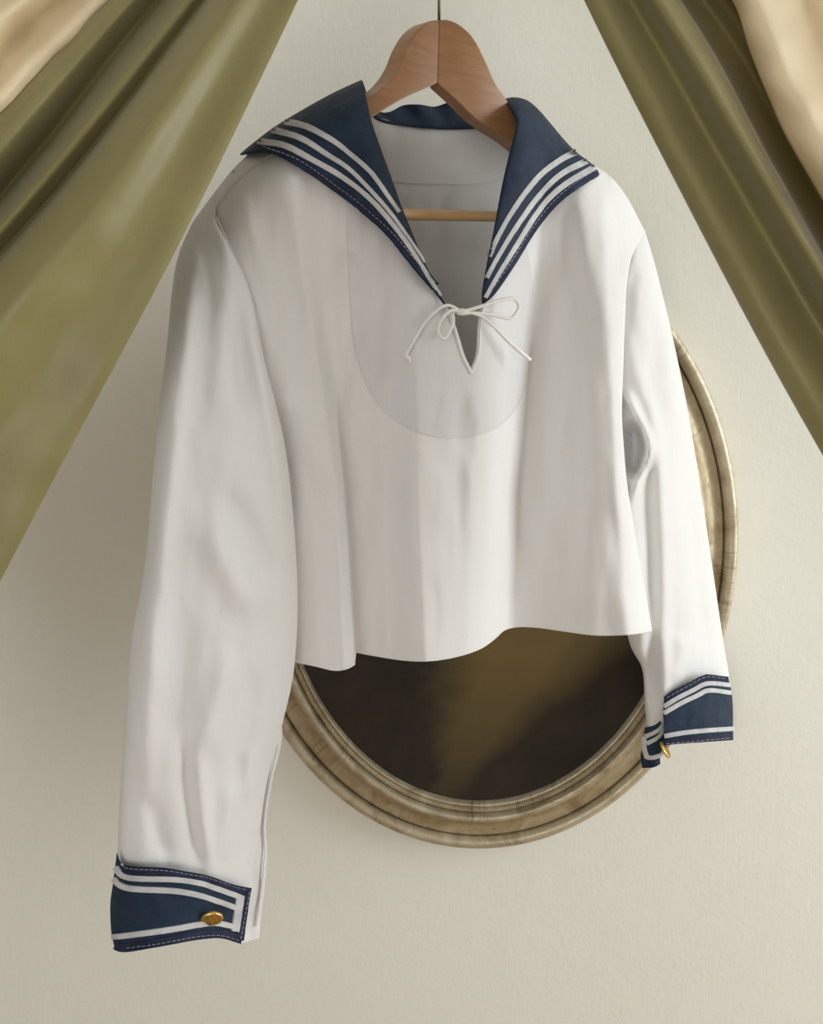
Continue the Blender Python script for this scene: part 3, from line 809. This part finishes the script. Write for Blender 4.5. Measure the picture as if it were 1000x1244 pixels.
pts += [Vector((HK[0], PK[1] + .0155 * math.cos(a), PK[2] + .0155 * math.sin(a))) for a in np.linspace(0, math.pi * 1.15, 14)]
tube('hook', [tuple(p) for p in pts], .0016, M_STEEL, hanger, 10)

# ------------------------------------------------------------------ curtains
def drape(name, cols, mt, parent, ns=90, nt=90, amp=.003, seed=0, sx=60, sy=60):
    """cols: fold lines, each a list of (px, py, distance); smooth surface through them"""
    cols = [list(c) + [tuple(np.array(c[-1]) + (np.array(c[-1]) - np.array(c[-2])) * np.array((k, k, .4 * k))) for k in (1.0, 2.0)] for c in cols]
    A = np.array([resample_n(cr(c, 10), nt) for c in cols])           # cols x nt x 3
    B = np.array([resample_n(cr(A[:, j], 8), ns) for j in range(nt)])  # nt x ns x 3
    x, y, d = B[..., 0], B[..., 1], B[..., 2]
    d = d + wrinkle(x, y, sx, sy, amp, seed)
    V = PY(x.ravel(), y.ravel(), d.ravel())
    F = [(j * ns + i, j * ns + i + 1, (j + 1) * ns + i + 1, (j + 1) * ns + i) for j in range(nt - 1) for i in range(ns - 1)]
    return thick(mesh(name, V, F, mt, parent), .0012)
def resample_n(p, n):
    s = np.linspace(0, len(p) - 1, n)
    return np.stack([np.interp(s, range(len(p)), p[:, k]) for k in range(p.shape[1])], -1)
def fold(pts, deps, dd):
    return [(x, y, d + (dd * k)) for (x, y), d, k in zip(pts, deps, (.15, .9, 1, 1, 1))]
DL = (.895, .735, .665, .635, .62)
cl = empty('olive_curtain', tuple(PY(508, -330, .895)), 'olive green silk curtain with cream lining swept across the upper left', 'curtain', 'curtains drawn aside')
drape('curtain_panel', [
    fold([(508, -330), (362, 0), (213, 305), (62, 588), (-90, 880)], DL, .003),
    fold([(507, -330), (352, 0), (203, 293), (50, 570), (-105, 855)], DL, .001),
    fold([(503, -330), (322, 0), (165, 270), (5, 520), (-160, 760)], DL, .000),
    fold([(500, -330), (288, 0), (125, 240), (-45, 450), (-215, 665)], DL, -.016),
    fold([(496, -330), (262, 0), (97, 221), (-70, 420), (-235, 630)], DL, .002),
    fold([(492, -330), (248, 0), (86, 211), (-82, 402), (-250, 610)], DL, .028),
    fold([(488, -330), (228, 0), (72, 194), (-95, 385), (-265, 580)], DL, .010),
    fold([(484, -330), (193, 0), (53, 176), (-108, 362), (-285, 540)], DL, .048),
    fold([(480, -330), (162, 0), (30, 152), (-125, 325), (-305, 490)], DL, .008),
    fold([(475, -330), (135, 0), (9, 132), (-142, 290), (-330, 440)], DL, .010)], M_TAFF, cl, seed=1.5)
ll = drape('lining', [
    fold([(478, -335), (160, 0), (40, 150), (-100, 320), (-290, 470)], DL, .040),
    fold([(470, -335), (120, -5), (-5, 120), (-150, 270), (-340, 420)], DL, .004),
    fold([(465, -335), (90, -10), (-30, 95), (-180, 240), (-370, 380)], DL, .028),
    fold([(458, -340), (50, -20), (-60, 70), (-210, 200), (-400, 340)], DL, -.010),
    fold([(450, -340), (10, -40), (-100, 30), (-250, 150), (-440, 280)], DL, .022),
    fold([(440, -340), (-60, -60), (-150, -10), (-300, 100), (-480, 220)], DL, -.01)], M_LINE, cl, amp=.010, seed=4.1, sx=55, sy=42)
ll['label'] = 'crumpled cream satin lining'
DR = (.895, .80, .755, .72, .70)
cr_ = empty('olive_curtain', tuple(PY(558, -330, .895)), 'olive green silk curtain with thick cream lining swept across the upper right', 'curtain', 'curtains drawn aside')
drape('curtain_panel', [
    fold([(559, -330), (718, 2), (836, 233), (950, 445), (1068, 650)], DR, .020),
    fold([(558, -330), (711, 0), (828, 232), (941, 446), (1060, 655)], DR, .006),
    fold([(561, -330), (732, 0), (852, 225), (968, 432), (1090, 640)], DR, -.006),
    fold([(565, -330), (765, 0), (885, 208), (1000, 405), (1130, 605)], DR, .020),
    fold([(569, -330), (796, 0), (915, 196), (1028, 385), (1160, 580)], DR, -.020),
    fold([(572, -330), (819, 0), (936, 205), (1046, 395), (1180, 570)], DR, -.008),
    fold([(572, -330), (825, 0), (941, 207), (1050, 400), (1190, 570)], DR, .006),
    fold([(573, -330), (826, 0), (942, 204), (1054, 394), (1195, 565)], DR, .060),
    fold([(577, -330), (850, 0), (965, 190), (1075, 375), (1215, 540)], DR, .085),
    fold([(582, -330), (880, 0), (985, 178), (1090, 355), (1235, 520)], DR, .070),
    fold([(586, -330), (925, 0), (1020, 160), (1120, 330), (1260, 490)], DR, .080)], M_TAFF, cr_, seed=7.5)
def fold6(pts, dd):
    a = [(x, y, d + dd) for (x, y), d in zip(pts, (.885, .80, .785, .77, .755, .74, .72))]
    mid = [tuple(np.array(a[0]) * (1 - t) + np.array(a[1]) * t) for t in (.3, .58, .82)]
    return a[:1] + mid + a[1:]
rl = drape('lining', [
    fold6([(592, -335), (905, -5), (928, 55), (950, 108), (975, 155), (1018, 225), (1110, 375)], .125),  # unseen edge, set deep so it blocks window light from the olive recess
    fold6([(588, -335), (890, -3), (913, 62), (935, 117), (958, 167), (1000, 240), (1090, 395)], .024),
    fold6([(590, -335), (893, -3), (917, 60), (939, 114), (962, 163), (1005, 235), (1095, 390)], -.004),
    fold6([(596, -335), (915, -8), (940, 48), (962, 100), (986, 146), (1028, 215), (1118, 365)], -.018),
    fold6([(603, -335), (945, -15), (970, 35), (992, 82), (1015, 125), (1055, 190), (1145, 335)], .010),
    fold6([(610, -335), (975, -25), (1000, 20), (1025, 62), (1050, 102), (1090, 165), (1180, 300)], .035),
    fold6([(620, -335), (1010, -35), (1040, 0), (1065, 40), (1090, 78), (1130, 135), (1220, 260)], .020),
    fold6([(630, -335), (1060, -50), (1090, -20), (1115, 15), (1140, 50), (1180, 100), (1270, 220)], .030)], M_LINE, cr_, amp=.008, seed=3.3, sx=45, sy=45)
rl['label'] = 'cream satin lining with a thick rolled edge'
